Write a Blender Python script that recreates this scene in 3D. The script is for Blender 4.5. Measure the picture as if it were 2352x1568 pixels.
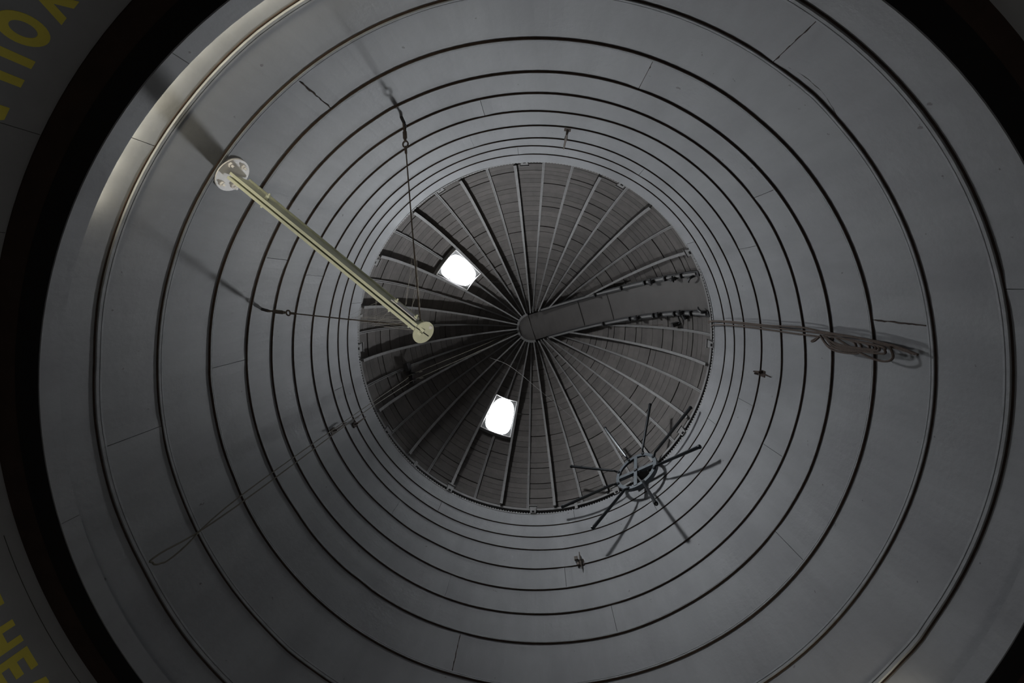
import bpy, bmesh, math, random
from mathutils import Vector, Matrix

random.seed(11)
COL = bpy.context.scene.collection
for o in list(bpy.data.objects):
    bpy.data.objects.remove(o, do_unlink=True)
PI = math.pi
def rad(a): return a * PI / 180.0

# ------------------------------------------------------------------ camera
CAM = Vector((0.092, -1.395, 1.5))
cam_data = bpy.data.cameras.new('camera')
cam_data.sensor_fit = 'HORIZONTAL'
cam_data.sensor_width = 36.0
cam_data.lens = 36.0 * 900.0 / 2352.0
cam_data.clip_start = 0.05
cam_data.clip_end = 200
cam = bpy.data.objects.new('camera', cam_data)
COL.objects.link(cam)
right, up, back = Vector((0.9984, -0.0004, 0.0558)), Vector((-0.0078, -0.9896, 0.1435)), Vector((0.0552, -0.1432, -0.9882))
back.normalize(); right = (right - back * right.dot(back)).normalized(); up = back.cross(right)
m3 = Matrix((right, up, back)).transposed()
cam.matrix_world = Matrix.Translation(CAM) @ m3.to_4x4()
bpy.context.scene.camera = cam

# ------------------------------------------------------------------ world, exposure
world = bpy.data.worlds.new('world')
bpy.context.scene.world = world
world.use_nodes = True
world.node_tree.nodes['Background'].inputs[0].default_value = (0.55, 0.62, 0.7, 1)
world.node_tree.nodes['Background'].inputs[1].default_value = 0.6
vs = bpy.context.scene.view_settings
vs.view_transform = 'Standard'; vs.look = 'None'; vs.gamma = 1.0; vs.use_curve_mapping = False
vs.exposure = 0.0
SKYLIGHT = 34.0          # radiance of the daylit skylight panes
DAY = 320.0              # watts of daylight sent in by each skylight
COVE = 2.4               # watts of each short cove lamp

# ------------------------------------------------------------------ tower dimensions (metres)
R = 4.0                  # tower radius
Z_RIM = 10.22            # top of the wall
Z_HOOP = [4.80, 5.413, 6.10, 6.744, 7.275, 7.812, 8.355, 8.91, 9.31, 9.72]
Z0 = 10.47               # spring line of the dome
def drift(z):            # the old tower leans a few centimetres
    return (0.033 * max(0, z - 4.8) / 4.9, 0.036 * max(0, z - 7.0) / 2.7)
DC = (0.02, 0.02)        # dome centre
DK = 1.0                 # dome height / radius
def dome(az, el, r):     # degrees, degrees, metres
    a, e = rad(az), rad(el)
    return Vector((DC[0] + r * math.cos(e) * math.cos(a), DC[1] + r * math.cos(e) * math.sin(a), Z0 - 0.02 + DK * r * math.sin(e)))

# cove lamps: short warm tubes standing in the gap between parapet and wall
def cove(a0, a1, n, w):
    for i in range(n):
        a = rad(a0 + (a1 - a0) * (i + 0.5) / n)
        ld = bpy.data.lights.new('cove_light', 'AREA')
        ld.shape = 'RECTANGLE'; ld.size_y = 0.045; ld.size = R * abs(rad(a1 - a0)) / n
        ld.energy = w; ld.color = (1.0, 0.93, 0.72)
        lo = bpy.data.objects.new('cove_light', ld)
        COL.objects.link(lo)
        lo.location = (3.935 * math.cos(a), 3.935 * math.sin(a), 4.39)
        lo.rotation_euler = Vector((math.cos(a) * .8, math.sin(a) * .8, .6)).to_track_quat('-Z', 'X').to_euler()
cove(-150, -106, 11, COVE)
cove(31, 66, 8, COVE * 0.55)
# daylight through the two skylights, strongest towards the opposite wall
def daylight(az, el, w, turn, dp, sp):
    a, e = rad(az), rad(el); r = 4.38
    ld = bpy.data.lights.new('daylight', 'AREA'); ld.shape = 'ELLIPSE'; ld.size = .66; ld.size_y = 1.05
    ld.energy = w; ld.color = (.93, .97, 1.0); ld.spread = rad(sp)
    lo = bpy.data.objects.new('daylight', ld); COL.objects.link(lo)
    lo.location = (.02 + r * math.cos(e) * math.cos(a), .02 + r * math.cos(e) * math.sin(a), 10.45 + r * math.sin(e))
    dp = rad(dp); t = a + rad(turn)
    lo.rotation_euler = Vector((-math.cos(t) * math.cos(dp), -math.sin(t) * math.cos(dp), -math.sin(dp))).to_track_quat('-Z', 'Y').to_euler()
daylight(-140.2, 45.5, DAY * .64, -2, 24, 105)
daylight(109.6, 45.5, DAY * .95, -26, 24, 110)
# a weak unseen fill light added low down to brighten the lower wall
ld = bpy.data.lights.new('room_fill', 'POINT'); ld.energy = 42; ld.color = (1.0, .97, .9); ld.shadow_soft_size = .25
lo = bpy.data.objects.new('room_fill', ld); COL.objects.link(lo); lo.location = (.6, .5, 1.1)
# an uplight in the room that catches the beam from below
ld = bpy.data.lights.new('uplight', 'SPOT'); ld.energy = 330; ld.color = (1.0, .95, .80); ld.spot_size = rad(34); ld.spot_blend = .6; ld.shadow_soft_size = .12
lo = bpy.data.objects.new('uplight', ld); COL.objects.link(lo); lo.location = (-.4, -.3, .9)
lo.rotation_euler = (Vector((-1.75, -1.45, 5.6)) - lo.location).to_track_quat('-Z', 'Y').to_euler()

# ------------------------------------------------------------------ helpers
class MB:
    def __init__(s): s.v = []; s.f = []
    def add(s, vs_, fs):
        n = len(s.v); s.v += [tuple(v) for v in vs_]; s.f += [tuple(i + n for i in f) for f in fs]
    def box(s, c, ax, ay, az, sx, sy, sz):     # centre, unit axes, full sizes
        c, ax, ay, az = Vector(c), Vector(ax).normalized(), Vector(ay).normalized(), Vector(az).normalized()
        vs_ = [c + ax * sx * .5 * i + ay * sy * .5 * j + az * sz * .5 * k for i in (-1, 1) for j in (-1, 1) for k in (-1, 1)]
        s.add(vs_, [(0, 1, 3, 2), (4, 6, 7, 5), (0, 4, 5, 1), (2, 3, 7, 6), (0, 2, 6, 4), (1, 5, 7, 3)])
    def tube(s, pts, r, n=8, cap=True):
        pts = [Vector(p) for p in pts]
        rr = r if isinstance(r, (list, tuple)) else [r] * len(pts)
        rings = []; ref = None
        for i, p in enumerate(pts):
            t = (pts[min(i + 1, len(pts) - 1)] - pts[max(i - 1, 0)])
            if t.length < 1e-9: t = Vector((0, 0, 1))
            t.normalize()
            if ref is None: ref = Vector((0, 0, 1)) if abs(t.z) < .9 else Vector((1, 0, 0))
            u = (ref - t * ref.dot(t))
            if u.length < 1e-5: u = Vector((0, 1, 0)).cross(t)
            u.normalize(); w = t.cross(u); ref = u
            rings.append([p + (u * math.cos(2 * PI * k / n) + w * math.sin(2 * PI * k / n)) * rr[i] for k in range(n)])
        vs_ = [v for q in rings for v in q]; fs = []
        for i in range(len(pts) - 1):
            for k in range(n):
                a, b = i * n + k, i * n + (k + 1) % n
                fs.append((a, b, b + n, a + n))
        if cap: fs += [tuple(reversed(range(n))), tuple(range((len(pts) - 1) * n, len(pts) * n))]
        s.add(vs_, fs)
    def arc(s, prof, a0, a1, n, full=False, jit=None, dr=None, centre=None):   # profile of (r, z), swept round the axis
        m = len(prof); vs_ = []; cnt = n if full else n + 1
        for i in range(cnt):
            a = a0 + (a1 - a0) * i / n; ca, sa = math.cos(rad(a)), math.sin(rad(a))
            for (r, z) in prof:
                j = jit(a, z) if jit else 0.0
                cx, cy = (centre if centre else (drift(z) if dr else (0, 0)))
                vs_.append((cx + (r + j) * ca, cy + (r + j) * sa, z))
        fs = []
        for i in range(n):
            for k in range(m):
                a, b = i * m + k, i * m + (k + 1) % m
                c, d = ((i + 1) % cnt) * m + (k + 1) % m, ((i + 1) % cnt) * m + k
                fs.append((a, b, c, d))
        if not full: fs += [tuple(range(m)), tuple(reversed(range(n * m, n * m + m)))]
        s.add(vs_, fs)
    def build(s, name, mat, parent=None, smooth=False, fix=True, mesh_only=False):
        me = bpy.data.meshes.new(name); me.from_pydata(s.v, [], s.f)
        if fix:
            bm = bmesh.new(); bm.from_mesh(me); bmesh.ops.recalc_face_normals(bm, faces=bm.faces); bm.to_mesh(me); bm.free()
        if smooth is True:
            for p in me.polygons: p.use_smooth = True
        me.materials.append(mat); me.update()
        if mesh_only: return me
        return link(name, me, parent)
def link(name, me, parent=None):
    o = bpy.data.objects.new(name, me); COL.objects.link(o)
    if parent: o.parent = parent
    return o
def thing(name, label, cat, loc=(0, 0, 0), group=None):
    o = bpy.data.objects.new(name, None); COL.objects.link(o); o.location = loc
    return tag(o, label, cat, group)
def tag(o, label, cat, group=None):
    o['label'] = label; o['category'] = cat
    if group: o['group'] = group
    return o
def part(o, base):   # a part whose mesh was laid out in world metres, under a thing whose Empty stands elsewhere
    o.parent = base; o.matrix_parent_inverse = Matrix.Translation(-base.location); return o

# ------------------------------------------------------------------ materials
def mat(name, col, rough=.75, metal=0.0, var=.12, scale=3.0, stretch=None, bump=.0, bscale=60., island=.0, col2=None, spots=0.0, spec=.35):
    m = bpy.data.materials.new(name); m.use_nodes = True; nt = m.node_tree; N = nt.nodes; L = nt.links
    b = N['Principled BSDF']; b.inputs['Roughness'].default_value = rough; b.inputs['Metallic'].default_value = metal
    b.inputs['Specular IOR Level'].default_value = spec
    tc = N.new('ShaderNodeTexCoord'); mp = N.new('ShaderNodeMapping'); L.new(tc.outputs['Object'], mp.inputs[0])
    if stretch: mp.inputs['Scale'].default_value = stretch
    nz = N.new('ShaderNodeTexNoise'); nz.inputs['Scale'].default_value = scale; nz.inputs['Detail'].default_value = 6; nz.inputs['Roughness'].default_value = .6
    L.new(mp.outputs[0], nz.inputs['Vector'])
    mr = N.new('ShaderNodeMapRange'); mr.inputs['From Min'].default_value = .3; mr.inputs['From Max'].default_value = .7
    mr.inputs['To Min'].default_value = 1 - var; mr.inputs['To Max'].default_value = 1 + var
    L.new(nz.outputs['Fac'], mr.inputs['Value'])
    last = mr.outputs[0]
    if island:
        gi = N.new('ShaderNodeNewGeometry'); oi = N.new('ShaderNodeObjectInfo')
        ad = N.new('ShaderNodeMath'); ad.operation = 'ADD'; L.new(gi.outputs['Random Per Island'], ad.inputs[0]); L.new(oi.outputs['Random'], ad.inputs[1])
        fr = N.new('ShaderNodeMath'); fr.operation = 'FRACT'; L.new(ad.outputs[0], fr.inputs[0])
        m2 = N.new('ShaderNodeMapRange'); m2.inputs['To Min'].default_value = 1 - island; m2.inputs['To Max'].default_value = 1 + island
        L.new(fr.outputs[0], m2.inputs['Value'])
        mu = N.new('ShaderNodeMath'); mu.operation = 'MULTIPLY'; L.new(last, mu.inputs[0]); L.new(m2.outputs[0], mu.inputs[1]); last = mu.outputs[0]
    mix = N.new('ShaderNodeVectorMath'); mix.operation = 'SCALE'; 
    if col2:
        n2 = N.new('ShaderNodeTexNoise'); n2.inputs['Scale'].default_value = scale * 2.3; n2.inputs['Detail'].default_value = 8
        L.new(tc.outputs['Object'], n2.inputs['Vector'])
        cr = N.new('ShaderNodeMapRange'); cr.inputs['From Min'].default_value = .45; cr.inputs['From Max'].default_value = .65
        L.new(n2.outputs['Fac'], cr.inputs['Value'])
        cm = N.new('ShaderNodeMix'); cm.data_type = 'RGBA'; L.new(cr.outputs[0], cm.inputs['Factor'])
        cm.inputs['A'].default_value = (*col, 1); cm.inputs['B'].default_value = (*col2, 1); L.new(cm.outputs['Result'], mix.inputs[0])
    else:
        mix.inputs[0].default_value = col
    L.new(last, mix.inputs['Scale']); out = mix.outputs[0]
    if spots:
        n3 = N.new('ShaderNodeTexNoise'); n3.inputs['Scale'].default_value = 9; n3.inputs['Detail'].default_value = 3
        L.new(tc.outputs['Object'], n3.inputs['Vector'])
        c3 = N.new('ShaderNodeMapRange'); c3.inputs['From Min'].default_value = .735; c3.inputs['From Max'].default_value = .76
        c3.inputs['To Max'].default_value = spots
        L.new(n3.outputs['Fac'], c3.inputs['Value'])
        cm3 = N.new('ShaderNodeMix'); cm3.data_type = 'RGBA'; L.new(c3.outputs[0], cm3.inputs['Factor']); L.new(out, cm3.inputs['A'])
        cm3.inputs['B'].default_value = (.03, .022, .018, 1); out = cm3.outputs['Result']
    L.new(out, b.inputs['Base Color'])
    if bump:
        nb = N.new('ShaderNodeTexNoise'); nb.inputs['Scale'].default_value = bscale; nb.inputs['Detail'].default_value = 5
        L.new(tc.outputs['Object'], nb.inputs['Vector'])
        bp = N.new('ShaderNodeBump'); bp.inputs['Strength'].default_value = bump; bp.inputs['Distance'].default_value = .01
        L.new(nb.outputs['Fac'], bp.inputs['Height']); L.new(bp.outputs[0], b.inputs['Normal'])
    return m
M = {}
M['wall'] = mat('grey wall paint', (.176, .177, .184), .6, var=.15, island=.035, scale=1.6, stretch=(1, 1, .35), bump=.25, bscale=18, spots=.6)
M['lower'] = mat('lower wall paint', (.26, .26, .265), .7, var=.08, scale=2, bump=.15, bscale=30)
M['batten'] = mat('painted hoop', (.19, .193, .20), .65, var=.15, scale=7, bump=.3, bscale=40)
M['rust_shade'] = mat('rusty brown and underside shade', (.030, .018, .013), .9, var=.4, scale=12)  # rust on the fittings; under the hoops the dark colour is painted-in shade
M['seam'] = mat('dark joint filler', (.06, .058, .055), .9)
M['black'] = mat('brown-black soffit', (.030, .016, .011), .95, var=.3, scale=4)
M['black2'] = mat('near-black inner soffit', (.004, .003, .003), .95, var=.3, scale=4)  # even, nearly black tone of the inner step
M['plank'] = mat('aged dome boards', (.064, .057, .053), .8, var=.16, scale=5, island=.16, bump=.3, bscale=25)
M['rib'] = mat('painted dome ribs', (.125, .121, .119), .6, var=.15, scale=8)
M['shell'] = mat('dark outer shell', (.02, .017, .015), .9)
M['panel'] = mat('shutter sheet', (.064, .058, .055), .6, var=.08, scale=2)
M['dark'] = mat('dark greasy iron', (.02, .019, .02), .55, var=.3, scale=20)
M['iron'] = mat('blue grey wheel iron', (.045, .055, .065), .38, metal=.25, var=.15, scale=12, spec=.6)
M['rod'] = mat('black wheel rods', (.010, .012, .015), .28, metal=.5, var=.15, scale=12, spec=.7)
M['cream'] = mat('yellowed cream paint', (.66, .67, .52), .5, var=.08, scale=8, bump=.1, bscale=50)
M['plate'] = mat('white grey plate paint', (.82, .79, .79), .55, var=.08, scale=9)
M['wire'] = mat('rusty wire', (.07, .055, .045), .7, metal=.3, var=.3, scale=30)
M['rope'] = mat('worn rope', (.075, .055, .045), .9, var=.3, scale=60)
M['cord'] = mat('pale pull cord', (.10, .09, .07), .8, var=.2, scale=40)
M['web'] = mat('dusty cobweb', (.38, .37, .36), .9, var=.2, scale=30)
M['yellow'] = mat('yellow lettering paint', (.66, .56, .09), .7, var=.06, scale=6)
M['frame'] = mat('skylight frame paint', (.26, .26, .26), .5, var=.1, scale=8)
M['floor'] = mat('floor boards', (.12, .11, .10), .7)
M['rack'] = mat('grey rack iron', (.17, .168, .168), .6, var=.15, scale=14)
# daylit skylight glazing: a lit window
g = bpy.data.materials.new('daylit glazing'); g.use_nodes = True; nt = g.node_tree
b = nt.nodes['Principled BSDF']; b.inputs['Base Color'].default_value = (.8, .8, .8, 1); b.inputs['Roughness'].default_value = .3
nz = nt.nodes.new('ShaderNodeTexNoise'); nz.inputs['Scale'].default_value = 1.5
mr = nt.nodes.new('ShaderNodeMapRange'); mr.inputs['To Min'].default_value = SKYLIGHT * .9; mr.inputs['To Max'].default_value = SKYLIGHT * 1.1
nt.links.new(nz.outputs['Fac'], mr.inputs['Value']); nt.links.new(mr.outputs[0], b.inputs['Emission Strength'])
b.inputs['Emission Color'].default_value = (.90, .96, 1.0, 1)
M['glazing'] = g

# ------------------------------------------------------------------ setting
rnd = random.Random(5)
kinks = [[(rnd.uniform(-180, 180), rnd.uniform(3, 14), rnd.uniform(-.018, .018)) for _ in range(9)] for _ in range(12)]
def hoop_jit(i):
    def f(a, z):
        v = .006 * math.sin(rad(a * 3 + i * 47)) + .004 * math.sin(rad(a * 7 + i * 91))
        return v
    return f
def hoop_dz(i, a):      # hoops wander up and down a little and kink at their joints
    v = .010 * math.sin(rad(a * 2 + i * 67)) + .006 * math.sin(rad(a * 5 + i * 31))
    for (c, w, h) in kinks[i]:
        d = abs((a - c + 180) % 360 - 180)
        if d < w: v += h * (1 - d / w)
    return v

fl = MB(); fl.arc([(0.01, 0), (4.6, 0), (4.6, -.15), (0.01, -.15)], 0, 360, 72, full=True)
o = fl.build('floor', M['floor']); o['kind'] = 'structure'

LC = (-0.03, 0.035)     # centre of the lower room
lw = MB(); lw.arc([(4.2, 0), (4.42, 0), (4.42, 4.9), (4.34, 4.9), (4.34, 4.275), (4.2, 4.275)], 0, 360, 180, full=True, centre=LC)
wall_lower = lw.build('wall_lower', M['lower']); wall_lower['kind'] = 'structure'
# vertical and horizontal joints of the lower wall's sheets
for a in (-143.8, -154.5, -120, -165):
    jm = MB(); jm.arc([(4.197, 2.2), (4.2, 2.2), (4.2, 4.27), (4.197, 4.27)], a, a + .05, 1, centre=LC)
    part_ = jm.build('joint_strip', M['seam'], wall_lower)
jm = MB(); jm.arc([(4.196, 4.185), (4.2, 4.185), (4.2, 4.188), (4.196, 4.188)], 140, 172, 30, centre=LC)
jm.build('joint_strip', M['seam'], wall_lower)

# black soffit in two steps between the lower wall and the parapet
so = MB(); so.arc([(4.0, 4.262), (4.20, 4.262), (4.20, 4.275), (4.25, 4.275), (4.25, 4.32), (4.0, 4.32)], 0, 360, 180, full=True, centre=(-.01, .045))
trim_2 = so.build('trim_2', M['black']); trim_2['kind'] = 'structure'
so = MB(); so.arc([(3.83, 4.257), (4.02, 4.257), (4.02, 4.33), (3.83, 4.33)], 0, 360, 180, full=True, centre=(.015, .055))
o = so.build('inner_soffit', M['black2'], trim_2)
# parapet
PC = (.015, .055)
pa = MB()
m = 180; prof = [(3.82, 4.258), (3.875, 4.258), (3.875, 4.40), (3.82, 4.40)]
pa.arc([(3.82, 4.258), (3.86, 4.258), (3.86, 4.393), (3.82, 4.393)], 0, 360, 180, full=True, centre=PC)
par = pa.build('trim_3', M['wall']); par['kind'] = 'structure'
for a in (172.5, -128.4, -60, 35, 101):
    jm = MB(); jm.arc([(3.817, 4.262), (3.821, 4.262), (3.821, 4.39), (3.817, 4.39)], a, a + .04, 1, centre=PC)
    jm.build('joint_strip', M['seam'], par)

# upper wall: dark backing with curved sheets and hoops as pieces
wb = MB(); wb.arc([(4.04, 4.28), (4.3, 4.28), (4.3, 10.21), (4.04, 10.21), (4.04, 8.5), (4.04, 7.0), (4.04, 5.5)], 0, 360, 144, full=True, dr=True)
wall_upper = wb.build('wall_upper', M['rust_shade'], smooth=False); wall_upper['kind'] = 'structure'
edges = [4.30] + Z_HOOP + [Z_RIM]
seams = {0: [-140.5, -20, 100], 1: [-56.9, 60, 178], 2: [-123.3, -14.6, 84], 3: [-70.5, 104.5, 30, -175], 4: [-153.9, -40, 70], 5: [16.8, 110.1, -100],
         6: [-157, -30, 80], 7: [-104.9, 131.6, 10], 8: [-60, 50, 170], 9: [-93.9, 20, 120], 10: [-35, 75, -165]}
for c in range(11):
    ss = sorted(seams[c])
    for k, a in enumerate(ss):
        b_ = ss[(k + 1) % len(ss)]
        if b_ <= a: b_ += 360
        n = max(6, int((b_ - a) / 2.0)); p = MB(); g_ = .045
        vs_ = []; zm = 0
        a0, a1 = a + g_, b_ - g_
        for i in range(n + 1):
            t = a0 + (a1 - a0) * i / n
            lo = edges[c] + (hoop_dz(c - 1, t) if c > 0 else 0) + .002
            hi = edges[c + 1] + (hoop_dz(c, t) if c < 10 else 0)
            r1 = 4.0 + hoop_jit(c)(t, 0)
            curl = .006 * math.exp(-min(i, n - i) * 1.5)       # the sheet ends curl off the wall a little
            for (r_, z_) in ((r1 - curl, lo), (r1 + .02, lo), (r1 + .02, hi), (r1 - curl, hi), (r1 - curl - .002, (lo + hi) / 2)):
                dx, dy = drift(z_)
                vs_.append((dx + r_ * math.cos(rad(t)), dy + r_ * math.sin(rad(t)), z_))
        fs = []
        for i in range(n):
            for q in range(5):
                A_, B_ = i * 5 + q, i * 5 + (q + 1) % 5
                fs.append((A_, B_, B_ + 5, A_ + 5))
        fs += [tuple(range(5)), tuple(reversed(range(n * 5, n * 5 + 5)))]
        p.add(vs_, fs); p.build('wall_panel', M['wall'], wall_upper)
# ragged filler along the open seams
rg = random.Random(3)
for (c, a) in ((1, -56.9), (2, -14.6), (2, -123.3), (3, -70.5), (3, 104.5), (7, -104.9), (7, 131.6), (5, 110.1), (6, -157)):
    lo, hi = edges[c], edges[c + 1]; p = MB(); pts = []
    z = lo + .05
    while z < hi - .02:
        aa = rad(a + rg.uniform(-.06, .06)); rr = 3.996
        dx, dy = drift(z); pts.append((dx + rr * math.cos(aa), dy + rr * math.sin(aa), z)); z += .04
    p.tube(pts, [rg.uniform(.003, .010) for _ in pts], 5)
    p.build('seam_filler', M['rust_shade'] if c in (1, 2, 3) else M['batten'], wall_upper)
# long crack across one sheet
p = MB(); pts = []
for i in range(26):
    t = i / 25; a = -56.5 + 13.5 * t; z = 5.42 + .11 * t - .10 * math.sin(PI * t) + rg.uniform(-.006, .006); dx, dy = drift(z)
    pts.append((dx + 3.999 * math.cos(rad(a)), dy + 3.999 * math.sin(rad(a)), z - .04))
p.tube(pts, [rg.uniform(.002, .0045) for _ in pts], 5); p.build('crack', M['seam'], wall_upper)
# hoops
for i, z in enumerate(Z_HOOP):
    d = [.020, .019, .022, .024, .023, .022, .021, .020, .019, .019][i]
    h = [.060, .055, .042, .034, .028, .024, .020, .018, .016, .014][i]
    prof = [(4.004, 0), (4.004 - d * .92, 0), (4.0 - d, .003), (4.0 - d, h * .45), (4.0 - d * .45, h * .5), (4.0 - d * .45, h * .58), (4.0 - d * .85, h * .62), (4.0 - d * .8, h * .9), (4.0 - d * .2, h * .98), (4.004, h * 1.05)]
    p = MB(); q = MB(); n = 180; vs_ = []; v2 = []
    for k in range(n):
        t = k * 2.0; dz = hoop_dz(i, t); j = hoop_jit(i)(t, 0); dx, dy = drift(z)
        for (r_, z_) in prof: vs_.append((dx + (r_ + j) * math.cos(rad(t)), dy + (r_ + j) * math.sin(rad(t)), z + dz + z_))
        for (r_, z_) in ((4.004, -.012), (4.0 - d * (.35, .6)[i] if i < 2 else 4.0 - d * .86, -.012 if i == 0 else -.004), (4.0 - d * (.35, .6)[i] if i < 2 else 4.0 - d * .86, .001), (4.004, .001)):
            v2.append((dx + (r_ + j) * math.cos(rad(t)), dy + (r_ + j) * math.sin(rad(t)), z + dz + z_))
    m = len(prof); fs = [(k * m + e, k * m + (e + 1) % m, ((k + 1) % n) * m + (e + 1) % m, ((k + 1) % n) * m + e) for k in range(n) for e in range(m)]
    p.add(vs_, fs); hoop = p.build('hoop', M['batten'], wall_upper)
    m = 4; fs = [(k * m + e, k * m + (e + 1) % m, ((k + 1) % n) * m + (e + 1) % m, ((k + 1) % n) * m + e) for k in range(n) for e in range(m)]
    q.add(v2, fs); q.build('underside_shade', M['rust_shade'], hoop)  # dark strip paints in the shade on the hoop's underside

# rack of teeth on the rim and the dome's base ring
dxr, dyr = drift(Z_RIM)
rb = MB(); rb.arc([(3.997, 10.20), (4.06, 10.20), (4.06, 10.232), (3.997, 10.232)], 0, 360, 180, full=True, centre=(dxr, dyr))
trim_1 = rb.build('trim_1', M['rack']); trim_1['kind'] = 'structure'
te = MB(); NT = 392
for k in range(NT):
    a = 2 * PI * k / NT; e = Vector((math.cos(a), math.sin(a), 0)); t = Vector((-e.y, e.x, 0))
    c = Vector((dxr, dyr, 0)) + e * 4.016
    te.add([c + t * (-.019) - e * .016 + Vector((0, 0, 10.23)), c + t * .019 - e * .016 + Vector((0, 0, 10.23)), c + t * .019 + e * .03 + Vector((0, 0, 10.23)), c - t * .019 + e * .03 + Vector((0, 0, 10.23)),
            c + t * (-.010) - e * .016 + Vector((0, 0, 10.272)), c + t * .010 - e * .016 + Vector((0, 0, 10.272)), c + t * .010 + e * .03 + Vector((0, 0, 10.272)), c - t * .010 + e * .03 + Vector((0, 0, 10.272))],
           [(0, 1, 2, 3), (4, 7, 6, 5), (0, 4, 5, 1), (1, 5, 6, 2), (2, 6, 7, 3), (3, 7, 4, 0)])
o = te.build('rack_teeth', M['rack'], trim_1, fix=True); o['kind'] = 'stuff'
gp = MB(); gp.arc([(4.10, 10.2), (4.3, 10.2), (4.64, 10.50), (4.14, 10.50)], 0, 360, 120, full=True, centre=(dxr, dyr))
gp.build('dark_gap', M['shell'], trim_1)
br = MB(); br.arc([(4.078, 10.462), (4.16, 10.462), (4.16, 10.50), (4.095, 10.50), (4.095, 10.545), (4.078, 10.545)], 0, 360, 180, full=True, centre=DC)
base_ring = br.build('base_ring', M['rib'], trim_1)
def block(a, w, big=True):
    p = MB(); e = Vector((math.cos(rad(a)), math.sin(rad(a)), 0)); t = Vector((-e.y, e.x, 0)); c = Vector((DC[0], DC[1], 0))
    zv = Vector((0, 0, 1))
    if big:
        c1 = c + e * 4.05
        p.add([c1 + t * s * w * f + e * dr + zv * z for (f, z) in ((.36, 10.225), (.5, 10.50)) for dr in (-.055, .03) for s in (-1, 1)],
              [(0, 1, 3, 2), (4, 6, 7, 5), (0, 4, 5, 1), (2, 3, 7, 6), (0, 2, 6, 4), (1, 5, 7, 3)])
        p.box(c + e * 3.99 + zv * 10.51, t, e, zv, w * 1.15, .03, .03)
    else:
        p.box(c + e * 4.03 + zv * 10.35, t, e, zv, w, .06, .26)
    o = p.build('roller_bracket', M['rib'], trim_1)
    if big:
        q = MB(); q.tube([c + e * 3.985 + zv * 10.27 - t * .03, c + e * 3.985 + zv * 10.27 + t * .03], .022, 10); q.build('roller', M['dark'], o)
for k, a in enumerate([-92.3, -120, -151.3, 179.2, 148.8, 118.9, 88.7, 59, 28.9, -1.5, -31.7, -61.5]): block(a, .17 if k != 3 else .2)
for a in (133.7, 73.7, -170): block(a, .07, False)

# ------------------------------------------------------------------ dome
RIBS = []
for k in range(39):
    RIBS.append(-86.2 - k * 360 / 39 + .7 + 1.6 * math.cos(2 * PI * (k - 13) / 39))
SLOT = -17.5; HW = .43
se, st = Vector((math.cos(rad(SLOT)), math.sin(rad(SLOT)), 0)), Vector((-math.sin(rad(SLOT)), math.cos(rad(SLOT)), 0))
sh = MB(); n_el = 24; n_az = 72; vs_ = []
for i in range(n_el + 1):
    for j in range(n_az): vs_.append(dome(j * 5, i * 90 / n_el, 4.62))
fs = [(i * n_az + j, i * n_az + (j + 1) % n_az, (i + 1) * n_az + (j + 1) % n_az, (i + 1) * n_az + j) for i in range(n_el) for j in range(n_az)]
sh.add(vs_, fs)
ceiling = sh.build('ceiling', M['shell'], fix=False, smooth=True); ceiling['kind'] = 'structure'
sm_ = ceiling.modifiers.new('thick', 'SOLIDIFY'); sm_.thickness = .04; sm_.offset = 0

SKY = [(5, 7), (17, 19)]            # each skylight fills two bays
SKY_EL = (36.7, 54.55)
ROWH = 2.55                         # degrees per board
ROWS = int(84 / ROWH)
def plank_verts(hw, e0, e1, r0, r1):
    vs_ = []
    for a in (-hw, -hw / 3, hw / 3, hw):
        for (e, r_) in ((e0, r0), (e1, r0), (e1, r1), (e0, r1)):
            vs_.append(Vector((r_ * math.cos(rad(e)) * math.cos(rad(a)), r_ * math.cos(rad(e)) * math.sin(rad(a)), r_ * math.sin(rad(e)))))
    fs = []
    for i in range(3):
        for k in range(4):
            a_, b_ = i * 4 + k, i * 4 + (k + 1) % 4
            fs.append((a_, b_, b_ + 4, a_ + 4))
    fs += [(0, 1, 2, 3), (15, 14, 13, 12)]
    return vs_, fs
rest = MB(); pr = random.Random(9)
KEEP = range(8, 16)
row_mesh = {}
wide = 360 / 39 / 2 + .22
for i in range(ROWS):
    e0, e1 = 1.0 + i * ROWH, 1.0 + (i + 1) * ROWH
    if i in KEEP:
        for s, (ga, dr_) in enumerate(((.05, 0), (.16, -.012), (.03, .006))):
            vs_, fs = plank_verts(wide, e0 + ga, e1 - .04, 4.175 + dr_, 4.205)
            p = MB(); p.add(vs_, fs); row_mesh[(i, s)] = p.build('plank', M['plank'], mesh_only=True)
    for k in range(39):
        a0, a1 = RIBS[k], RIBS[(k + 1) % 39]
        if k == 31 and e0 < 70: continue                       # the shutter fills this bay
        mid = a0 - ((a0 - a1) % 360) / 2
        if any(s0 <= k < s1 for s0, s1 in SKY) and e1 > SKY_EL[0] + .2 and e0 < SKY_EL[1] - .2: continue
        s = pr.choice((0, 0, 0, 0, 1, 2))
        if i in KEEP:
            o = bpy.data.objects.new('plank', row_mesh[(i, s)]); COL.objects.link(o)
            o.location = dome(0, 0, 0); o.rotation_euler = (0, 0, rad(mid)); o.parent = ceiling
        else:
            ga, dr_ = ((.05, 0), (.16, -.012), (.03, .006))[s]
            vs_, fs = plank_verts(wide if i < 24 else 360 / 39 / 2 + .05, e0 + ga, e1 - .04, 4.175 + dr_, 4.205)
            mtx = Matrix.Translation(dome(0, 0, 0)) @ Matrix.Rotation(rad(mid), 4, 'Z')
            rest.add([mtx @ v for v in vs_], fs)
o = rest.build('plank_rows', M['plank'], ceiling); o['kind'] = 'stuff'

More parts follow.
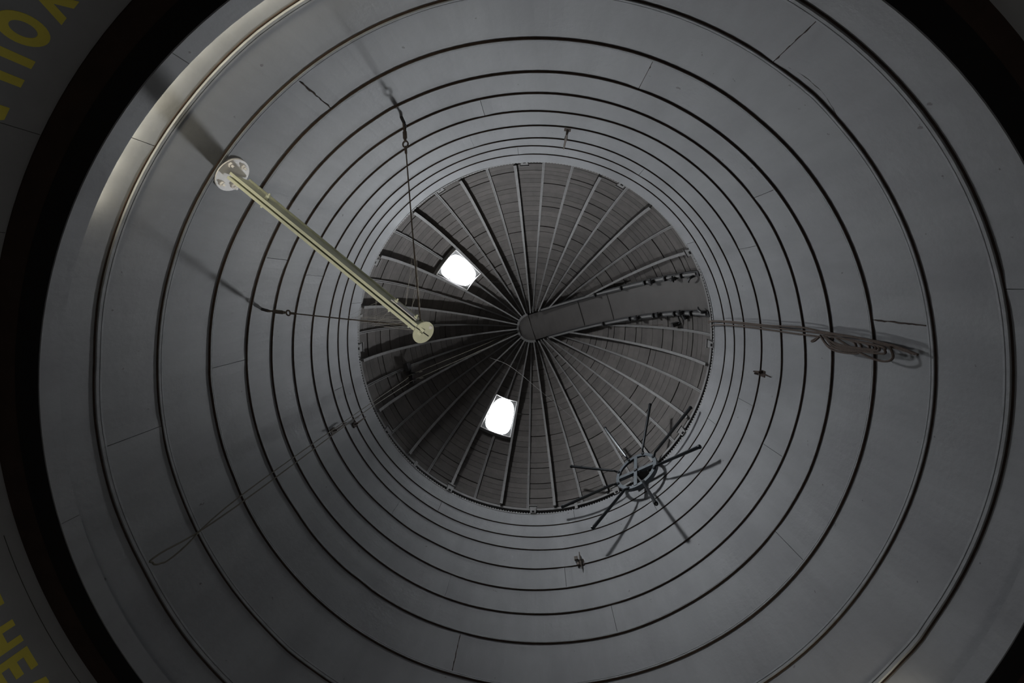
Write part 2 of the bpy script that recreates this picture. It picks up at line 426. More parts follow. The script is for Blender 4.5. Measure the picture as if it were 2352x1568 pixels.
def rib_mesh(az, e0, e1, heavy, ntail=22):
    e_, t_ = Vector((math.cos(rad(az)), math.sin(rad(az)), 0)), Vector((-math.sin(rad(az)), math.cos(rad(az)), 0))
    w = .034 if heavy else .03; dep = .17 if heavy else .055
    # T section: web against the boards, flange inside
    if heavy: prof = [(-w, 4.18 - dep), (w, 4.18 - dep), (w, 4.18 - dep + .018), (.012, 4.18 - dep + .026), (.012, 4.19), (-.012, 4.19), (-.012, 4.18 - dep + .026), (-w, 4.18 - dep + .018)]
    else: prof = [(-w, 4.18 - dep), (-.008, 4.18 - dep), (-.005, 4.18 - dep + .014), (.005, 4.18 - dep + .014), (.008, 4.18 - dep), (w, 4.18 - dep), (w, 4.19), (-w, 4.19)]
    vs_ = []; m = len(prof)
    for i in range(ntail + 1):
        el = e0 + (e1 - e0) * i / ntail
        tp = 1.0 - .45 * max(0, el - 30) / 55
        for (x, r_) in prof: vs_.append(dome(az, el, r_) + t_ * x * tp)
    fs = []
    for i in range(ntail):
        for k in range(m):
            a_, b_ = i * m + k, i * m + (k + 1) % m
            fs.append((a_, b_, b_ + m, a_ + m))
    fs += [tuple(range(m)), tuple(reversed(range(ntail * m, ntail * m + m)))]
    p = MB(); p.add(vs_, fs); return p
for k, az in enumerate(RIBS):
    if k in (31, 32): continue
    heavy = (k % 2 == 1)
    # stop at the apex ring or at the slot's edge
    el = 84.0
    d = (az - SLOT + 180) % 360 - 180
    for q in range(20, 168):
        e = q * .5; hr = 4.05 * math.cos(rad(e)); lat = abs(hr * math.sin(rad(d))); fwd = hr * math.cos(rad(d))
        if hr < HW + .07 or (fwd > 0 and lat < HW + .06): el = e; break
    if k in (6, 18):
        rib_mesh(az, 1, SKY_EL[0] - .5, heavy).build('rib', M['rib'], ceiling)
        rib_mesh(az, SKY_EL[1] + .5, el, heavy, 12).build('rib', M['rib'], ceiling)
    else:
        rib_mesh(az, 1, el, heavy).build('rib', M['rib'], ceiling)
# ring round the apex (open towards the slot)
ar = MB(); n = 30; vs_ = []
prof = [(HW + .0, 4.0), (HW + .07, 3.99), (HW + .07, 4.05), (HW, 4.06)]
for i in range(n + 1):
    a = SLOT + 90 + 180 * i / n
    for (r_, z_) in prof: vs_.append((DC[0] + r_ * math.cos(rad(a)), DC[1] + r_ * math.sin(rad(a)), Z0 - .02 + z_ * DK + .03))
fs = [(i * 4 + k, i * 4 + (k + 1) % 4, (i + 1) * 4 + (k + 1) % 4, (i + 1) * 4 + k) for i in range(n) for k in range(4)] + [(0, 1, 2, 3), (n * 4 + 3, n * 4 + 2, n * 4 + 1, n * 4)]
ar.add(vs_, fs); ar.build('apex_ring', M['rib'], ceiling)

# ---- skylights
def skylight(k0, k1, label, side):
    ribs_a, ribs_b = RIBS[k0], RIBS[k1]
    mid = (ribs_a + ribs_b) / 2; haw = (ribs_a - ribs_b) / 2 - .35
    ce = (SKY_EL[0] + SKY_EL[1]) / 2; he = (SKY_EL[1] - SKY_EL[0]) / 2
    root = thing('skylight', label, 'skylight', dome(mid, ce, 4.18))
    N_ = 64
    def outer(i, f=1.0):
        t = 2 * PI * i / N_; c, s = math.cos(t), math.sin(t); q = max(abs(c), abs(s)); return c / q * haw * f, s / q * he * f
    def inner(i, f=1.0):
        t = 2 * PI * i / N_; c, s = math.cos(t), math.sin(t); pw = .62
        x = math.copysign(abs(c) ** pw, c) * haw * .86 * f; y = math.copysign(abs(s) ** pw, s) * he * .93 * f
        return x, y
    def ringpts(fn, r_, f=1.0): return [dome(mid + fn(i, f)[0], ce + fn(i, f)[1], r_) for i in range(N_)]
    p = MB(); loops = [ringpts(outer, 4.075, .985), ringpts(inner, 4.075), ringpts(inner, 4.46), ringpts(outer, 4.47, .97)]
    vs_ = [v for l in loops for v in l]
    fs = [(l * N_ + i, l * N_ + (i + 1) % N_, ((l + 1) % 4) * N_ + (i + 1) % N_, ((l + 1) % 4) * N_ + i) for l in range(4) for i in range(N_)]
    p.add(vs_, fs); part(p.build('frame', M['frame']), root)
    # raised lip round the outside of the frame
    for (x0, y0, x1, y1) in ((-1, -1, 1, -1), (-1, 1, 1, 1), (-1, -1, -1, 1), (1, -1, 1, 1)):
        q = MB(); q.tube([dome(mid + (x0 + (x1 - x0) * t / 8) * haw * .93, ce + (y0 + (y1 - y0) * t / 8) * he * .97, 4.06) for t in range(9)], .013, 6)
        part(q.build('lip', M['plate']), root)
    g_ = MB(); vs_ = ringpts(inner, 4.455, 1.0) + ringpts(inner, 4.465, 1.0); c0 = len(vs_); vs_ += [dome(mid, ce, 4.455), dome(mid, ce, 4.465)]
    fs = [(i, (i + 1) % N_, c0) for i in range(N_)] + [(N_ + (i + 1) % N_, N_ + i, c0 + 1) for i in range(N_)] + [(i, N_ + i, N_ + (i + 1) % N_, (i + 1) % N_) for i in range(N_)]
    g_.add(vs_, fs); part(g_.build('pane', M['glazing']), root)
    # catch at the edge
    q = MB(); c1 = dome(mid + side * haw * .86, ce - he * .1, 4.14); q.box(c1, (1, 0, 0), (0, 1, 0), (0, 0, 1), .05, .05, .06)
    part(q.build('catch', M['dark']), root)
    return root
skylight(5, 7, 'bright rounded skylight beside the end of the cream beam', -1)
skylight(17, 19, 'bright rounded skylight below the dome centre, its long side pointing to the apex', 1)

# ---- shutter that closes the slot of the dome
shutter = thing('dome_shutter', 'smooth dark curved shutter between roller rails, running from dome apex to rim', 'shutter', dome(SLOT, 40, 4.1))
def slotp(el, x, r_): return dome(SLOT, el, r_) + st * x
p = MB(); n = 40; vs_ = []; m = 6
for i in range(n + 1):
    el = 1 + 89 * i / n
    for (x, r_) in ((-HW, 4.09), (-HW * .5, 4.097), (HW * .5, 4.097), (HW, 4.09), (HW, 4.12), (-HW, 4.12)): vs_.append(slotp(el, x, r_))
fs = [(i * m + k, i * m + (k + 1) % m, (i + 1) * m + (k + 1) % m, (i + 1) * m + k) for i in range(n) for k in range(m)] + [tuple(range(m)), tuple(reversed(range(n * m, n * m + m)))]
p.add(vs_, fs)
nn = 24; vs_ = []
for i in range(nn + 1):
    a = SLOT + 90 + 180 * i / nn
    vs_ += [dome(a, 90 - math.degrees(HW / 4.09), 4.09), dome(a, 90 - math.degrees(HW / 4.12), 4.12)]
c0 = len(vs_); vs_ += [dome(0, 90, 4.09), dome(0, 90, 4.12)]
fs = []
for i in range(nn): fs += [(2 * i, 2 * i + 2, c0), (2 * i + 3, 2 * i + 1, c0 + 1), (2 * i, 2 * i + 1, 2 * i + 3, 2 * i + 2)]
p.add(vs_, fs); part(p.build('shutter_panel', M['panel']), shutter)
for el in (52, 66):
    q = MB(); q.tube([slotp(el, HW * t, 4.085) for t in (-.95, -.5, 0, .5, .95)], .006, 5); part(q.build('panel_seam', M['dark']), shutter)
for s in (-1, 1):
    def rail_arc(x, w, r_in, r_out, e0, e1, n=20):
        p = MB(); vs_ = []
        for i in range(n + 1):
            el = e0 + (e1 - e0) * i / n
            for (xx, r_) in ((x - w, r_in), (x + w, r_in), (x + w, r_out), (x - w, r_out)): vs_.append(slotp(el, s * xx, r_))
        fs = [(i * 4 + k, i * 4 + (k + 1) % 4, (i + 1) * 4 + (k + 1) % 4, (i + 1) * 4 + k) for i in range(n) for k in range(4)] + [(0, 1, 2, 3), (n * 4 + 3, n * 4 + 2, n * 4 + 1, n * 4)]
        p.add(vs_, fs); return p
    rail = part(rail_arc(HW + .045, .062, 4.03, 4.17, 1, 84, 44).build('rail', M['dark']), shutter)
    rail['label'] = 'dark rail carrying rollers'
    xs = [2, 11.5, 21, 32, 44, 57, 84]
    for e0, e1 in zip(xs[:-1], xs[1:]):
        b_ = rail_arc(HW + (.045 if s > 0 else .045), .026, 4.004, 4.03, e0 + .5, e1 - .5, 6).build('rail_strip', M['rib'], rail)
    for e in xs[1:-1]:
        q = MB(); c = slotp(e, s * (HW + .04), 3.99); rd = (dome(SLOT, e, 4) - dome(SLOT, e, 3)).normalized()
        q.box(c, st, rd, rd.cross(st), .12, .07, .04); q.build('clamp', M['dark'], rail)
    for e, x in ((17, .02), (29, .03), (40, .04)) if s > 0 else ((16, .0), (28, .03)):
        c = slotp(e, s * (HW + x), 3.96); rd = (dome(SLOT, e, 4) - dome(SLOT, e, 3)).normalized()
        q = MB(); q.tube([c - st * .045, c + st * .045], .075, 14); q.tube([c - st * .08, c + st * .08], .02, 8)
        q.box(c + rd * .05, st, rd, rd.cross(st), .05, .14, .16)
        q.build('roller', M['dark'], rail)
    e = 4.5 if s < 0 else 2.5
    q = MB(); q.tube([slotp(e, s * (HW - .02), 3.94), slotp(e + 1.5, s * (HW - .08), 3.93), slotp(e + 3, s * (HW - .13), 3.98)], [.03, .028, .014], 7)
    q.tube([slotp(e, s * (HW - .02), 3.93), slotp(e, s * (HW), 4.06)], .03, 7)
    q.build('latch_handle', M['dark'], rail)
# counterweight arm beside the lower rail
cw = thing('guide_pulley', 'small dark guide pulley on a bent arm beside the lower shutter rail', 'pulley', slotp(19, HW + .1, 4.05))
q = MB(); q.tube([slotp(20, HW + .06, 4.03), slotp(19.5, HW + .30, 4.03), slotp(20, HW + .32, 4.0)], .02, 6); part(q.build('arm', M['dark']), cw)
q = MB(); c = slotp(22, HW + .33, 4.0); q.box(c, st, se, (0, 0, 1), .10, .16, .16); part(q.build('pulley_box', M['dark']), cw)
q = MB(); q.tube([slotp(17, HW + .1, 4.05), slotp(16.5, HW + .22, 4.05)], .05, 8); part(q.build('wheel', M['dark']), cw)
q = MB(); q.tube([slotp(e, HW + .34, 4.1) for e in range(24, 48, 4)], .008, 5); part(q.build('guide_line', M['wire']), cw)

# ------------------------------------------------------------------ things on the wall
# cream beam
BD = Vector((-math.cos(rad(39.55)), -math.sin(rad(39.55)), 0)) * -1    # towards the centre of the tower
BT = Vector((-BD.y, BD.x, 0)); ZV = Vector((0, 0, 1))
WP = Vector((-3.086, -2.545, 5.63))
beam = thing('cantilever_beam', 'long cream painted double-flange beam jutting from a round wall plate', 'beam', WP)
q = MB(); c = WP + BD * .035
vs_ = []; n = 32
for dx_ in (-.03, .0):
    for i in range(n):
        a = 2 * PI * i / n; vs_.append(c + BD * dx_ + BT * .19 * math.cos(a) + ZV * .19 * math.sin(a))
q.add(vs_, [tuple(range(n)), tuple(range(2 * n - 1, n - 1, -1))] + [(i, (i + 1) % n, n + (i + 1) % n, n + i) for i in range(n)])
wp = part(q.build('wall_plate', M['plate']), beam); wp['label'] = 'pale round wall plate with bolts'
q = MB(); vs_ = []
for dx_ in (-.075, -.03):
    for i in range(n):
        a = 2 * PI * i / n; vs_.append(c + BD * dx_ + BT * .205 * math.cos(a) + ZV * .205 * math.sin(a))
q.add(vs_, [tuple(range(n)), tuple(range(2 * n - 1, n - 1, -1))] + [(i, (i + 1) % n, n + (i + 1) % n, n + i) for i in range(n)])
part(q.build('backing_disc', M['rust_shade']), beam)
for (x, z_) in ((-.125, .06), (.125, -.06), (-.10, -.10), (.11, .09)):
    q = MB(); c1 = c + BT * x + ZV * z_; q.tube([c1, c1 + BD * .02], .030, 6); q.tube([c1 + BD * .02, c1 + BD * .045], .014, 8)
    q.build('bolt', M['plate'], wp)
L0, L1 = .06, 2.60; ZB = -.085
for s in (-1, 1):
    q = MB(); mid_ = WP + BD * ((L0 + L1) / 2)
    q.box(mid_ + BT * s * .024 + ZV * (ZB + .006), BD, BT, ZV, L1 - L0, .030, .012)       # bottom flange
    q.box(mid_ + BT * s * .0135 + ZV * (ZB + .14), BD, BT, ZV, L1 - L0, .009, .27)          # web
    q.box(mid_ + BT * s * .024 + ZV * (ZB + .275), BD, BT, ZV, L1 - L0, .030, .012)        # top flange
    part(q.build('channel', M['cream']), beam)
for d_ in (.42, 2.15, 2.42):
    for s in (-1, 1):
        q = MB(); c1 = WP + BD * d_ + BT * s * .02 + ZV * (ZB + .13)
        q.tube([c1, c1 + BT * s * .045], .022, 6); q.tube([c1, c1 + BT * s * .07], .010, 6); part(q.build('bolt', M['cream']), beam)
q = MB(); q.box(WP + BD * 2.28 + BT * -.044 + ZV * (ZB + .14), BD, BT, ZV, .34, .008, .13); part(q.build('gusset', M['plate']), beam)
# end disc: tilted flat plate with a slot
dn = (ZV * -.66 + BD * .62 + BT * -.12).normalized(); tipc = WP + BD * 2.60 + ZV * -.04
da = BT.copy(); da = (da - dn * da.dot(dn)).normalized(); db = dn.cross(da)
q = MB(); vs_ = []
for h_ in (0, -.014):
    for i in range(n):
        a = 2 * PI * i / n; vs_.append(tipc + dn * h_ + da * .128 * math.cos(a) + db * .112 * math.sin(a))
q.add(vs_, [tuple(range(n)), tuple(range(2 * n - 1, n - 1, -1))] + [(i, (i + 1) % n, n + (i + 1) % n, n + i) for i in range(n)])
disc = part(q.build('end_disc', M['cream']), beam)
q = MB(); sd = (BD - dn * BD.dot(dn)).normalized(); q.box(tipc + dn * .004 - sd * .02, sd, sd.cross(dn), dn, .19, .010, .008); q.build('slot', M['dark'], disc)
q = MB(); q.tube([tipc + dn * .002 + sd * .03 - BT * .09, tipc - dn * .07 + sd * .03 - BT * .09], .02, 8); q.build('eye_bolt', M['plate'], disc)

def cable(name, P0, PM, P1, label):
    """stay cable: P0 beam end, PM turnbuckle's lower end, P1 eye on the wall"""
    P0, PM, P1 = Vector(P0), Vector(PM), Vector(P1)
    root = thing(name, label, 'cable', P1, 'stay cables of the cream beam')
    q = MB(); q.tube([P0, P0.lerp(PM, .5) - ZV * .012, PM], .0085, 6); part(q.build('wire', M['wire']), root)
    d_ = (P1 - PM); L_ = d_.length; d_.normalize(); u = d_.cross(ZV).normalized(); w = d_.cross(u)
    q = MB()                                   # ferrule and thimble
    q.tube([PM - d_ * .12, PM - d_ * .02], .017, 7)
    q.tube([PM + (u * math.cos(t) * .035 + d_ * (math.sin(t) * .05 + .03)) for t in [2 * PI * i / 12 for i in range(13)]], .011, 6)
    part(q.build('thimble', M['wire']), root)
    a_, b_ = PM + d_ * .07, P1 - d_ * .09
    q = MB(); q.tube([a_, a_ + (b_ - a_) * .12, a_ + (b_ - a_) * .13, a_ + (b_ - a_) * .87, a_ + (b_ - a_) * .88, b_], [.010, .010, .020, .020, .010, .010], 8)
    q.box(a_.lerp(b_, .5), d_, u, w, (b_ - a_).length * .5, .052, .014)
    part(q.build('turnbuckle', M['wire']), root)
    q = MB(); q.tube([b_ + (w * math.cos(t) * .035 + d_ * (math.sin(t) * .045 + .03)) for t in [2 * PI * i / 12 for i in range(13)]], .012, 6)
    part(q.build('shackle', M['wire']), root)
    e_ = Vector((P1.x, P1.y, 0)).normalized()
    q = MB(); q.tube([P1, P1 + e_ * .10], .022, 8); q.tube([P1 + (ZV * math.cos(t) * .04 + e_ * math.sin(t) * .04) for t in [2 * PI * i / 12 for i in range(13)]], .012, 6)
    q.box(P1 + e_ * .12, e_, ZV, e_.cross(ZV), .02, .14, .10)
    part(q.build('eye_plate', M['dark']), root)
cable('stay_cable', (-1.163, -1.004, 5.76), (-1.598, -3.186, 6.84), (-1.66, -3.53, 7.01), 'thin rusty stay cable from beam end up to turnbuckle near upper hoops')
cable('stay_cable', (-1.28, -.955, 5.70), (-3.27, -1.008, 6.72), (-3.76, -1.02, 6.98), 'thin rusty stay cable running sideways from beam end to turnbuckle at left wall')

# cobwebs
def web(name, label, segs, r_=.0016):
    q = MB(); rr = random.Random(len(segs))
    for pts in segs: q.tube(pts, r_, 3, cap=False)
    o = q.build(name, M['web'], fix=False); tag(o, label, 'cobweb'); return o
def strands(A, B, spread, n, sag, seed):
    r_ = random.Random(seed); out = []
    for _ in range(n):
        t0, t1 = r_.uniform(0, .85), r_.uniform(.15, 1)
        a_ = A[0].lerp(A[1], t0) + Vector([r_.uniform(-spread, spread) for _ in range(3)]) * .3
        b_ = B[0].lerp(B[1], t1) + Vector([r_.uniform(-spread, spread) for _ in range(3)])
        k = 7; pts = []
        for i in range(k):
            t = i / (k - 1); pts.append(a_.lerp(b_, t) - ZV * sag * 4 * t * (1 - t) * r_.uniform(.6, 1.4) + Vector([r_.uniform(-.006, .006) for _ in range(3)]))
        out.append(pts)
    return out
tipT = Vector((-1.163, -1.004, 5.76)); tA = Vector((-1.598, -3.186, 6.84)); tB = Vector((-3.27, -1.008, 6.72)); tS = Vector((-1.28, -.955, 5.70))
web('cobweb', 'pale cobweb strands clinging round the upright stay cable above the beam end',
    strands((tipT, tipT.lerp(tA, .1)), (tipT.lerp(tA, .16), tipT.lerp(tA, .42)), .02, 10, .004, 4) + strands((WP + BD * 2.2 + ZV * .2, WP + BD * 2.55 + ZV * .2), (tipT.lerp(tA, .1), tipT.lerp(tA, .32)), .05, 7, .01, 8), .0015)
web('cobweb', 'tangled cobweb between the beam underside and the sideways stay cable',
    strands((WP + BD * 1.9 + ZV * .05, WP + BD * 2.55), (tS.lerp(tB, .05), tS.lerp(tB, .55)), .07, 15, .02, 2) + strands((WP + BD * 2.4 - ZV * .05, WP + BD * 2.6 - ZV * .1), (tS.lerp(tB, .1), tS.lerp(tB, .35)), .05, 10, .02, 6), .0012)

# ------------------------------------------------------------------ spoked wheel
WC = Vector((2.452, 2.813, 10.115)); wn = Vector((-.641, -.765, -.051)).normalized()
wa = Vector((.766, -.642, 0)); wa = (wa - wn * wa.dot(wn)).normalized(); wb_ = wn.cross(wa)
wheel = thing('spoked_wheel', 'dark iron wheel with eight long splayed rods, mounted near the rim', 'wheel', WC)
def wpt(t, r_, h_): return WC + wa * math.cos(rad(t)) * r_ + wb_ * math.sin(rad(t)) * r_ + wn * h_
q = MB(); prof = [(.455, .0), (.535, .0), (.535, -.012), (.535, -.09), (.525, -.09), (.525, -.012), (.455, -.012)]; n = 48; m = len(prof)
vs_ = [wpt(360 * i / n, r_, h_) for i in range(n) for (r_, h_) in prof]
q.add(vs_, [(i * m + k, i * m + (k + 1) % m, ((i + 1) % n) * m + (k + 1) % m, ((i + 1) % n) * m + k) for i in range(n) for k in range(m)])
part(q.build('ring', M['iron']), wheel)
for t in (70, 160):
    q = MB(); d_ = wpt(t, 1, 0) - wpt(t, 0, 0); e_ = wn.cross(d_); off = .004 if t == 70 else -.012
    q.box(WC + wn * off, d_, e_, wn, .96, .085, .012); q.box(WC + wn * (off - .035) + e_ * .038, d_, e_, wn, .96, .010, .07)
    part(q.build('cross_bar', M['iron']), wheel)
q = MB(); q.tube([WC + wn * .03, WC + wn * .0, WC - wn * .26], [.035, .05, .05], 12); q.box(WC - wn * .27, wa, wb_, wn, .30, .30, .03); part(q.build('hub', M['dark']), wheel)
q = MB(); q.box(WC - wn * .13 + wa * .10, wa, wb_, wn, .20, .16, .2); q.box(WC - wn * .16 - wa * .16 - wb_ * .1, wa, wb_, wn, .16, .12, .14); part(q.build('bearing_block', M['dark']), wheel)
for k in range(8):
    t = 47.8 - 45 * k
    b0 = wpt(t, .505, -.03); b1 = wpt(t, .60, .06); b2 = wpt(t, 1.837, .387)
    q = MB(); q.tube([b1, b1.lerp(b2, .06), b2], [.022, .029, .036], 10); rod = part(q.build('rod', M['rod']), wheel)
    q = MB(); d_ = (b2 - b1).normalized(); q.tube([b2 - d_ * .01, b2 + d_ * .005, b2 + d_ * .03, b2 + d_ * .045], [.040, .045, .040, .014], 12); q.build('tip', M['rod'], rod)
    q = MB(); q.tube([b0 - wn * .04, b0 + wn * .05], .036, 8); q.tube([b0, b1], [.026, .022], 8); q.build('socket', M['rod'], rod)

# ------------------------------------------------------------------ ropes, hooks
def rope(name, label, polys, r_, mat_, cat='rope', group=None):
    q = MB()
    for pts in polys: q.tube(pts, r_, 6)
    return tag(q.build(name, mat_), label, cat, group)
def curve(pts, n=8):     # Catmull-Rom
    P = [Vector(p) for p in pts]; P = [P[0]] + P + [P[-1]]; out = []
    for i in range(1, len(P) - 2):
        for k in range(n):
            t = k / n; a_, b_, c_, d_ = P[i - 1], P[i], P[i + 1], P[i + 2]
            out.append(.5 * ((2 * b_) + (c_ - a_) * t + (2 * a_ - 5 * b_ + 4 * c_ - d_) * t * t + (3 * b_ - a_ - 3 * c_ + d_) * t ** 3))
    return out + [P[-2]]
# left double cord: from the apex over a pulley pair, hanging down in a long loop
PX, PY = -3.36, 1.20
c1, c2 = Vector((-3.33, 1.12, 12.32)), Vector((-3.29, 1.28, 12.22))
e_ = Vector((math.cos(rad(161)), math.sin(rad(161)), 0)); t_ = Vector((-e_.y, e_.x, 0))
lowc = Vector((-3.42, 1.18, 4.62))
pts = [Vector((-.75, .2, 14.45)), Vector((-1.35, .47, 14.2)), c1, c1 + Vector((-.02, .02, -.6)), Vector((-3.42, 1.14, 9)), Vector((-3.43, 1.13, 5.8)), lowc + t_ * -.05 + ZV * .25, lowc + t_ * -.03 + ZV * .05, lowc + t_ * .02, lowc + t_ * .05 + ZV * .08,
       Vector((-3.42, 1.21, 5.6)), Vector((-3.41, 1.22, 9)), c2 + Vector((-.02, -.02, -.6)), c2, Vector((-1.30, .58, 14.16)), Vector((-.75, .3, 14.4))]
rope('pull_cord', 'pale double pull cord hanging from the pulley pair in a long loop', [curve(pts, 6)], .0085, M['cord'], 'cord')
pp = thing('pulley_pair', 'dark pair of pulleys on a bracket between dome ribs at left', 'pulley', (c1 + c2) / 2)
for c in (c1, c2):
    q = MB(); ax = (c2 - c1).normalized(); q.tube([c - ax * .02, c + ax * .02], .06, 14); part(q.build('pulley', M['dark']), pp)
q = MB(); q.box((c1 + c2) / 2 + Vector((-.10, .04, .06)), (c2 - c1), (c2 - c1).cross(ZV), ZV, .34, .09, .09); q.tube([(c1 + c2) / 2 + Vector((-.1, .04, .06)), dome(166, 29, 4.12)], .03, 6); part(q.build('bracket', M['dark']), pp)
q = MB(); q.box(dome(165.5, 27, 4.08), Vector((.3, .9, 0)), Vector((.9, -.3, .2)), ZV, .22, .1, .25); part(q.build('mount', M['dark']), pp)
pp['label'] = 'dark pair of pulleys on a bracket between dome ribs at left'
for k, s in enumerate((-1, 1)):
    q = MB(); c = (c1 if s < 0 else c2); q.tube([c + Vector((.12, -.02, .08)), c + Vector((.20, -.03, .16))], .015, 6); part(q.build('cord_keeper', M['cord']), pp)
# right rope with a tangled hank
ex_, et_ = Vector((math.cos(rad(-11)), math.sin(rad(-11)), 0)), Vector((math.sin(rad(11)), math.cos(rad(11)), 0))
def rp(z, out, side): return Vector((0, 0, z)) + ex_ * (3.92 + out) + et_ * side
polys = [curve([rp(10.5, .12, .22), rp(9.8, .0, .10), rp(8.6, 0, .05), rp(7.4, 0, .0), rp(6.9, 0, -.02), rp(6.6, 0, -.02)]),
         curve([rp(10.4, .12, .30), rp(9.8, .0, .17), rp(8.6, 0, .09), rp(7.4, 0, .05), rp(6.9, 0, .03), rp(6.6, 0, .03)]),
         curve([rp(10.5, .12, .18), rp(9.3, .0, .05), rp(8.0, -.02, -.01), rp(7.2, 0, -.06), rp(6.8, 0, -.04)])]
hr = random.Random(12)
for k in range(7):
    z1 = 6.75 + hr.uniform(-.06, .06); z2 = hr.choice((6.35, 6.2, 6.0, 5.85)) + hr.uniform(-.08, .08); w = hr.uniform(.06, .15)
    polys.append(curve([rp(z1, -.02, 0), rp(z1 - (z1 - z2) * .35, -.05, w), rp(z2 + .06, -.04, w * .9), rp(z2, -.03, w * .4), rp(z2 + .1, -.02, .0), rp(z1 - .1, -.02, -.01)]))
for k, zl in enumerate((5.50, 5.56, 5.53)):
    polys.append(curve([rp(6.8, -.02, -.03 - .01 * k), rp(6.2, -.02, -.05), rp(5.75, 0, -.02 + .01 * k), rp(zl, 0, .03)]))
polys.append(curve([rp(6.5, -.03, .0), rp(6.1, -.04, .13), rp(5.85, -.04, .16), rp(5.74, -.03, .10), rp(5.78, -.02, -.01)]))
polys.append(curve([rp(6.78, -.02, .0), rp(6.86, -.05, .08), rp(6.92, -.05, .09), rp(6.8, -.03, .02)]))
rope('knotted_rope', 'brown rope strands hanging from rim and knotted into a loose hank on right wall', polys, .0125, M['rope'])

def hookset(name, az, z, label, kind):
    dx, dy = drift(z); e_ = Vector((math.cos(rad(az)), math.sin(rad(az)), 0)); t_ = Vector((-e_.y, e_.x, 0)); P = Vector((dx, dy, z)) + e_ * 4.0
    root = thing(name, label, 'hook', P, None)
    q = MB(); q.box(P - e_ * .008, e_, t_, ZV, .016, .11, .16); part(q.build('base_plate', M['rust_shade'] if kind != 'pin' else M['wire']), root)
    q = MB()
    if kind == 'clip':
        q.tube([P, P - e_ * .07, P - e_ * .09 + ZV * .10, P - e_ * .05 + ZV * .24], [.018, .018, .013, .010], 6)
        q.tube([P - e_ * .05, P - e_ * .06 - ZV * .12, P - e_ * .05 - ZV * .22], [.022, .013, .006], 6)
        q.box(P - e_ * .04 + t_ * .08 + ZV * .1, e_, t_, ZV, .03, .07, .09)
        q.box(P - e_ * .04 + t_ * .06 - ZV * .06, e_, t_, ZV, .03, .04, .07)
    elif kind == 'rod':
        q.tube([P, P - e_ * .07 + ZV * .05, P - e_ * .09 + ZV * .18, P - e_ * .09 + ZV * .30, P - e_ * .08 + ZV * .72], [.020, .016, .030, .018, .014], 7)
    elif kind == 'bolt':
        q.tube([P - t_ * .04, P - e_ * .06 - t_ * .02, P - e_ * .07 + ZV * .16], [.018, .022, .012], 6)
        q.tube([P + t_ * .035 + ZV * .08, P - e_ * .05 + t_ * .035 + ZV * .16], .018, 6); q.tube([P - e_ * .02 - ZV * .04, P - e_ * .03 - ZV * .26], [.016, .008], 6)
    else:
        q.tube([P, P - e_ * .09, P - e_ * .10 - ZV * .04], .015, 6); q.tube([P - e_ * .07, P - e_ * .08 + ZV * .30, P - e_ * .07 + ZV * .42], [.020, .014, .010], 6)
    part(q.build('hook', M['wire'] if kind != 'bolt' else M['rust_shade']), root)
    return root
hookset('wall_hook', 75.3, 8.40, 'rusty wall hook with small clips on the wall below the rim, left of wheel shadows', 'clip')
hookset('wall_hook', -81.4, 8.42, 'slender rusty rod hook hanging at top of the tower wall', 'rod')
hookset('wall_hook', 1.3, 8.30, 'small rusty forked bolt hook on right wall beside the hanging rope', 'bolt')
hookset('wall_hook', 160.1, 8.48, 'dark pin hook on left wall next to the pull cord', 'pin')
hookset('wall_hook', 158.0, 9.25, 'short dark curled hook on left wall touching the pull cord just below rim', 'pin2')

# long single cobweb threads
q = MB(); q.tube(curve([(-1.3, .9, 13.7), (-.6, 1.0, 12.9), (.3, 1.45, 11.8), (1.35, 2.1, 10.9)], 6), .0024, 3, cap=False)
tag(q.build('cobweb', M['web'], fix=False), 'single long cobweb thread crossing from lower skylight towards the wheel', 'cobweb')
q = MB(); q.tube(curve([(-2.6, -1.6, 11.9), (-1.7, -1.5, 11.7), (-.5, -1.45, 11.8), (.6, -1.4, 12.2)], 6), .0022, 3, cap=False)
tag(q.build('cobweb', M['web'], fix=False), 'faint cobweb thread across the dome above the upper left skylight', 'cobweb')

# ------------------------------------------------------------------ lettering on the lower wall
def letter(ch, a_left, width, z0, z1, strokes):
    """strokes: closed outlines in unit letter space (x to the reader's right, y up); a falls to the right"""
    q = MB(); rr = 4.196
    for poly in strokes:
        P = []
        m = len(poly)
        front = [(a_left - x * width, z0 + y * (z1 - z0)) for (x, y) in poly]
        vs_ = [Vector((LC[0] + r_ * math.cos(rad(a)), LC[1] + r_ * math.sin(rad(a)), z)) for r_ in (rr, rr + .004) for (a, z) in front]
        q.add(vs_, [tuple(range(m)), tuple(range(2 * m - 1, m - 1, -1))] + [(i, (i + 1) % m, m + (i + 1) % m, m + i) for i in range(m)])
    o = q.build('letter', M['yellow'], wall_lower); o['label'] = 'yellow painted letter ' + ch
def quad(x0, y0, x1, y1): return [(x0, y0), (x1, y0), (x1, y1), (x0, y1)]
LZ0, LZ1 = 3.832, 4.070
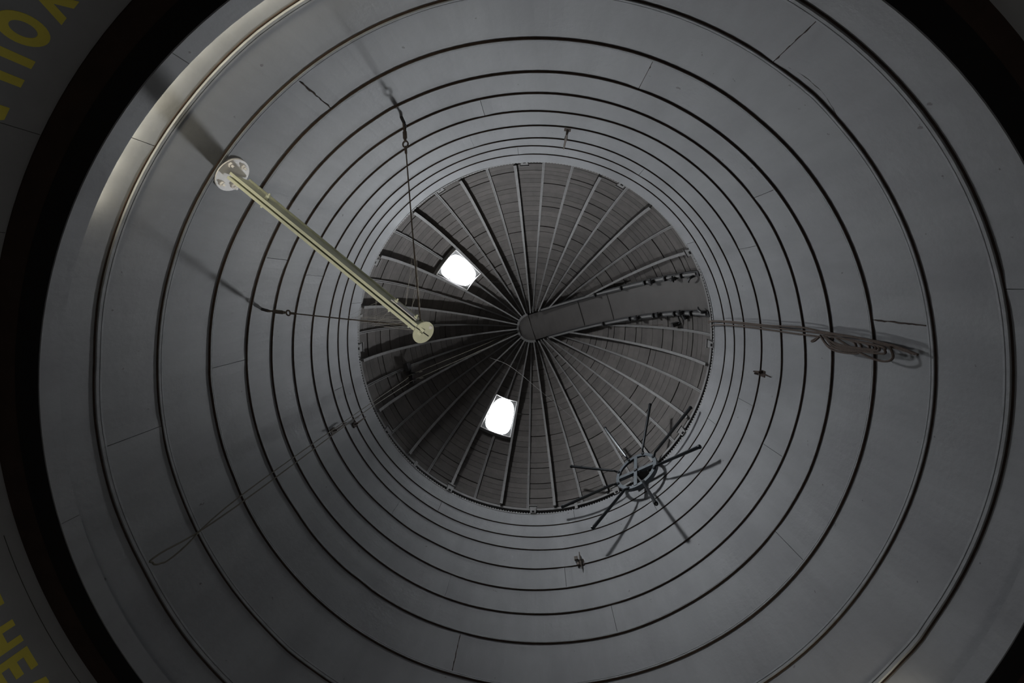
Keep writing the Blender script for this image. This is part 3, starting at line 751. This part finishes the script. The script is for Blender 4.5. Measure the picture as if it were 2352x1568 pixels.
def ring_quads(n=28, a=.5, b=.53, ai=.235, bi=.28):
    out = []
    for i in range(n):
        t0, t1 = 2 * PI * i / n, 2 * PI * (i + 1) / n
        out.append([(.5 + a * math.cos(t0), .5 + b * math.sin(t0)), (.5 + a * math.cos(t1), .5 + b * math.sin(t1)), (.5 + ai * math.cos(t1), .5 + bi * math.sin(t1)), (.5 + ai * math.cos(t0), .5 + bi * math.sin(t0))])
    return out
letter('Y', -130.7, 2.6, LZ0, LZ1 + .007, [quad(.36, 0, .64, .45), [(.36, .40), (.64, .40), (1.0, 1.0), (.70, 1.0)], [(.36, .40), (.64, .40), (.30, 1.0), (0, 1.0)]])
letter('O', -133.9, 2.55, LZ0 - .004, LZ1 - .002, ring_quads())
letter('U', -137.32, 2.73, LZ0, LZ1 + .001, [quad(0, .3, .285, 1), quad(.715, .3, 1, 1)] + [[(.5 + .5 * math.cos(t), .32 + .34 * math.sin(t)), (.5 + .5 * math.cos(t + PI / 12), .32 + .34 * math.sin(t + PI / 12)), (.5 + .215 * math.cos(t + PI / 12), .32 + .14 * math.sin(t + PI / 12)), (.5 + .215 * math.cos(t), .32 + .14 * math.sin(t))] for t in [PI + PI / 12 * i for i in range(12)]])
letter('N', -142.19, 3.2, LZ0, LZ1, [quad(0, 0, .25, 1), quad(.77, 0, 1, 1), [(.0, 1), (.375, 1), (1.0, 0), (.66, 0)]])
LZ0, LZ1 = 3.835, 4.053
letter('T', 167.75, 2.57, LZ0, LZ1, [quad(0, .82, 1, 1), quad(.36, 0, .64, .83)])
letter('H', 163.2, 2.72, LZ0, LZ1, [quad(0, 0, .28, 1), quad(.72, 0, 1, 1), quad(.27, .44, .73, .64)])
letter('E', 159.77, 2.5, LZ0, LZ1, [quad(0, 0, .33, 1), quad(.32, .80, 1, 1), quad(.32, .40, .94, .61), quad(.32, 0, 1, .2)])
letter('A', 156.75, 2.85, LZ0, LZ1, [[(0, 0), (.27, 0), (.62, 1), (.37, 1)], [(.73, 0), (1, 0), (.63, 1), (.38, 1)], quad(.2, .22, .8, .4)])
